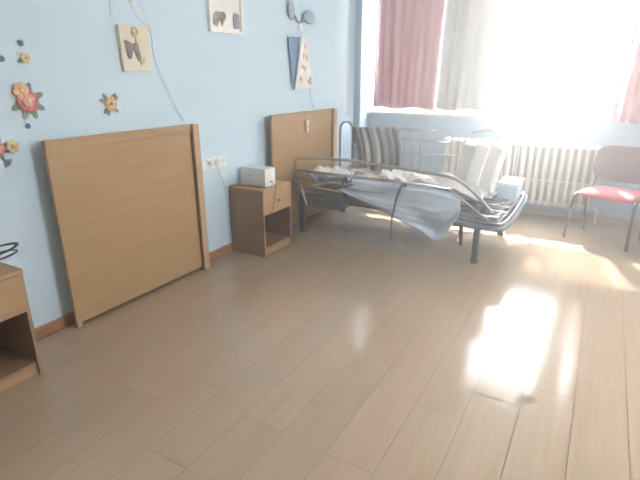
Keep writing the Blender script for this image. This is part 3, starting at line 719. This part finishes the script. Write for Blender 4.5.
T0 = Matrix.Translation((cx, cyy, 0))
cushion(.50, .46, .05, lambda x, y: -.10 * max(0, -y - .12) - .12 * x * x, 'seat', 'cushion_red', T0 @ Matrix.Translation((0, 0, .455)))
# back: local z points to the sitter (-y)
Rb = T0 @ Matrix.Translation((0, .235, .70)) @ Matrix.Rotation(math.radians(90 - 12), 4, 'X')
cushion(.56, .35, .035, lambda x, y: .35 * x * x, 'backrest', 'cushion_back', Rb)
for s_ in (-1, 1):
    x = cx + s_ * .262
    MB().tube(smooth_path([(x + s_ * .015, cyy - .25, 0), (x + s_ * .008, cyy - .225, .22), (x - s_ * .0, cyy - .20, .40), (x - s_ * .005, cyy - .13, .435)], 5), .015, 8).build('leg', 'chair_leg', ch, 180)
    MB().tube(smooth_path([(x - s_ * .005, cyy + .17, 0), (x, cyy + .14, .22), (x - s_ * .003, cyy + .10, .40), (x - s_ * .005, cyy + .05, .435)], 5), .012, 8).build('leg', 'chair_leg', ch, 180)
    MB().tube(smooth_path([(x - s_ * .005, cyy - .14, .435), (x - s_ * .005, cyy + .15, .435), (x - s_ * .01, cyy + .215, .47), (x - s_ * .02, cyy + .25, .60), (x - s_ * .04, cyy + .285, .74)], 5), .011, 8).build('back_support', 'chair_leg', ch, 180)
MB().tube([(cx - .24, cyy - .15, .43), (cx + .24, cyy - .15, .43)], .010, 8).build('cross_bar', 'chair_leg', ch, 60)
ch.rotation_euler = (0, 0, math.radians(-19))

# ------------------------------------------------------------------ outside ground, light, camera
W = bpy.data.worlds.new('daylight'); bpy.context.scene.world = W; W.use_nodes = True
nt = W.node_tree; bg = nt.nodes['Background']
tc = nt.nodes.new('ShaderNodeTexCoord'); sx = nt.nodes.new('ShaderNodeSeparateXYZ'); rp_ = nt.nodes.new('ShaderNodeValToRGB')
nt.links.new(tc.outputs['Generated'], sx.inputs[0]); nt.links.new(sx.outputs['Z'], rp_.inputs['Fac'])
rp_.color_ramp.elements[0].position = 0.0; rp_.color_ramp.elements[0].color = (.95, .93, .9, 1)
rp_.color_ramp.elements[1].position = .6; rp_.color_ramp.elements[1].color = (.82, .92, 1.0, 1)
nt.links.new(rp_.outputs['Color'], bg.inputs['Color'])
bg.inputs['Strength'].default_value = 28.0
sd = bpy.data.lights.new('sun', 'SUN'); sd.energy = 30; sd.angle = math.radians(3); sd.color = (1, .95, .86)
so = bpy.data.objects.new('sun', sd); C.objects.link(so); so.location = (0, 9, 6)
el, az = math.radians(48), math.radians(18)     # azimuth from +y towards -x
dirv = Vector((-math.sin(az) * math.cos(el), math.cos(az) * math.cos(el), math.sin(el)))
so.rotation_euler = dirv.to_track_quat('Z', 'Y').to_euler()
pl = bpy.data.lights.new('window_portal', 'AREA'); pl.shape = 'RECTANGLE'; pl.size = WX1 - WX0; pl.size_y = WZ1 - WZ0; pl.cycles.is_portal = True
po = bpy.data.objects.new('window_portal', pl); C.objects.link(po); po.location = ((WX0 + WX1) / 2, BW + .22, (WZ0 + WZ1) / 2); po.rotation_euler = (math.radians(-90), 0, 0)

for k, (lx, ly) in enumerate(((-.4, .2), (-.4, 2.3))):  # unseen ceiling panels, added as fill to lift the room brightness
    cl = thing('ceiling_fill_light', (lx, ly, CZ), 'added white ceiling fill panel, the one nearer the %s' % ('back of the room' if k == 0 else 'window'), 'ceiling light', 'added ceiling fill panels')
    MB().box((lx - .62, ly - .32, CZ - .06), (lx + .62, ly + .32, CZ - .001), bevel=.01).build('housing', 'white', cl)
    al = bpy.data.lights.new('ceiling_fill_lamp', 'AREA'); al.shape = 'RECTANGLE'; al.size = 1.16; al.size_y = .56; al.energy = FILL_LAMP; al.color = (1, .965, .92)
    ao = bpy.data.objects.new('ceiling_fill_lamp', al); C.objects.link(ao); ao.location = (0, 0, -.066); ao.parent = cl
# added haze volume imitating lens glare around the window
hz = MB().box((LW - .05, FW - .05, -.05), (RW + .15, BW + .20, CZ + .05)).build('haze', 'white')
hm = bpy.data.materials.new('glare_haze'); hm.use_nodes = True; hm.node_tree.nodes.clear()
ho_ = hm.node_tree.nodes.new('ShaderNodeOutputMaterial'); hv = hm.node_tree.nodes.new('ShaderNodeVolumeScatter')
hv.inputs['Density'].default_value = HAZE; hv.inputs['Anisotropy'].default_value = .73; hv.inputs['Color'].default_value = (.99, .98, .97, 1)
hm.node_tree.links.new(hv.outputs[0], ho_.inputs['Volume'])
hz.data.materials.clear(); hz.data.materials.append(hm)
tag(hz, 'pale haze imitating lens glare, filling the air of the whole room', 'haze', None, 'stuff')

pl2 = bpy.data.lights.new('fill_window_portal', 'AREA'); pl2.shape = 'RECTANGLE'; pl2.size = SZ1 - SZ0; pl2.size_y = SY1 - SY0; pl2.cycles.is_portal = True
po2 = bpy.data.objects.new('fill_window_portal', pl2); C.objects.link(po2); po2.location = (RW + .18, (SY0 + SY1) / 2, (SZ0 + SZ1) / 2); po2.rotation_euler = (0, math.radians(90), 0)
cd = bpy.data.cameras.new('camera'); cam = bpy.data.objects.new('camera', cd); C.objects.link(cam)
cd.sensor_width = 36; cd.lens = 480 / 640 * 36; cd.clip_start = .05
pitch_, yaw = math.radians(18.7566), math.radians(29.943)
cam.location = (0, 0, 1.5); cam.rotation_euler = (PI / 2 - pitch_, 0, yaw)
sc = bpy.context.scene; sc.camera = cam
sc.view_settings.view_transform = 'Standard'; sc.view_settings.look = 'None'; sc.view_settings.gamma = 1; sc.view_settings.use_curve_mapping = False
sc.view_settings.exposure = 1.86
sc.cycles.max_bounces = 12; sc.cycles.diffuse_bounces = 8; sc.cycles.transparent_max_bounces = 12
sc.cycles.use_denoising = True; sc.cycles.sample_clamp_indirect = 10
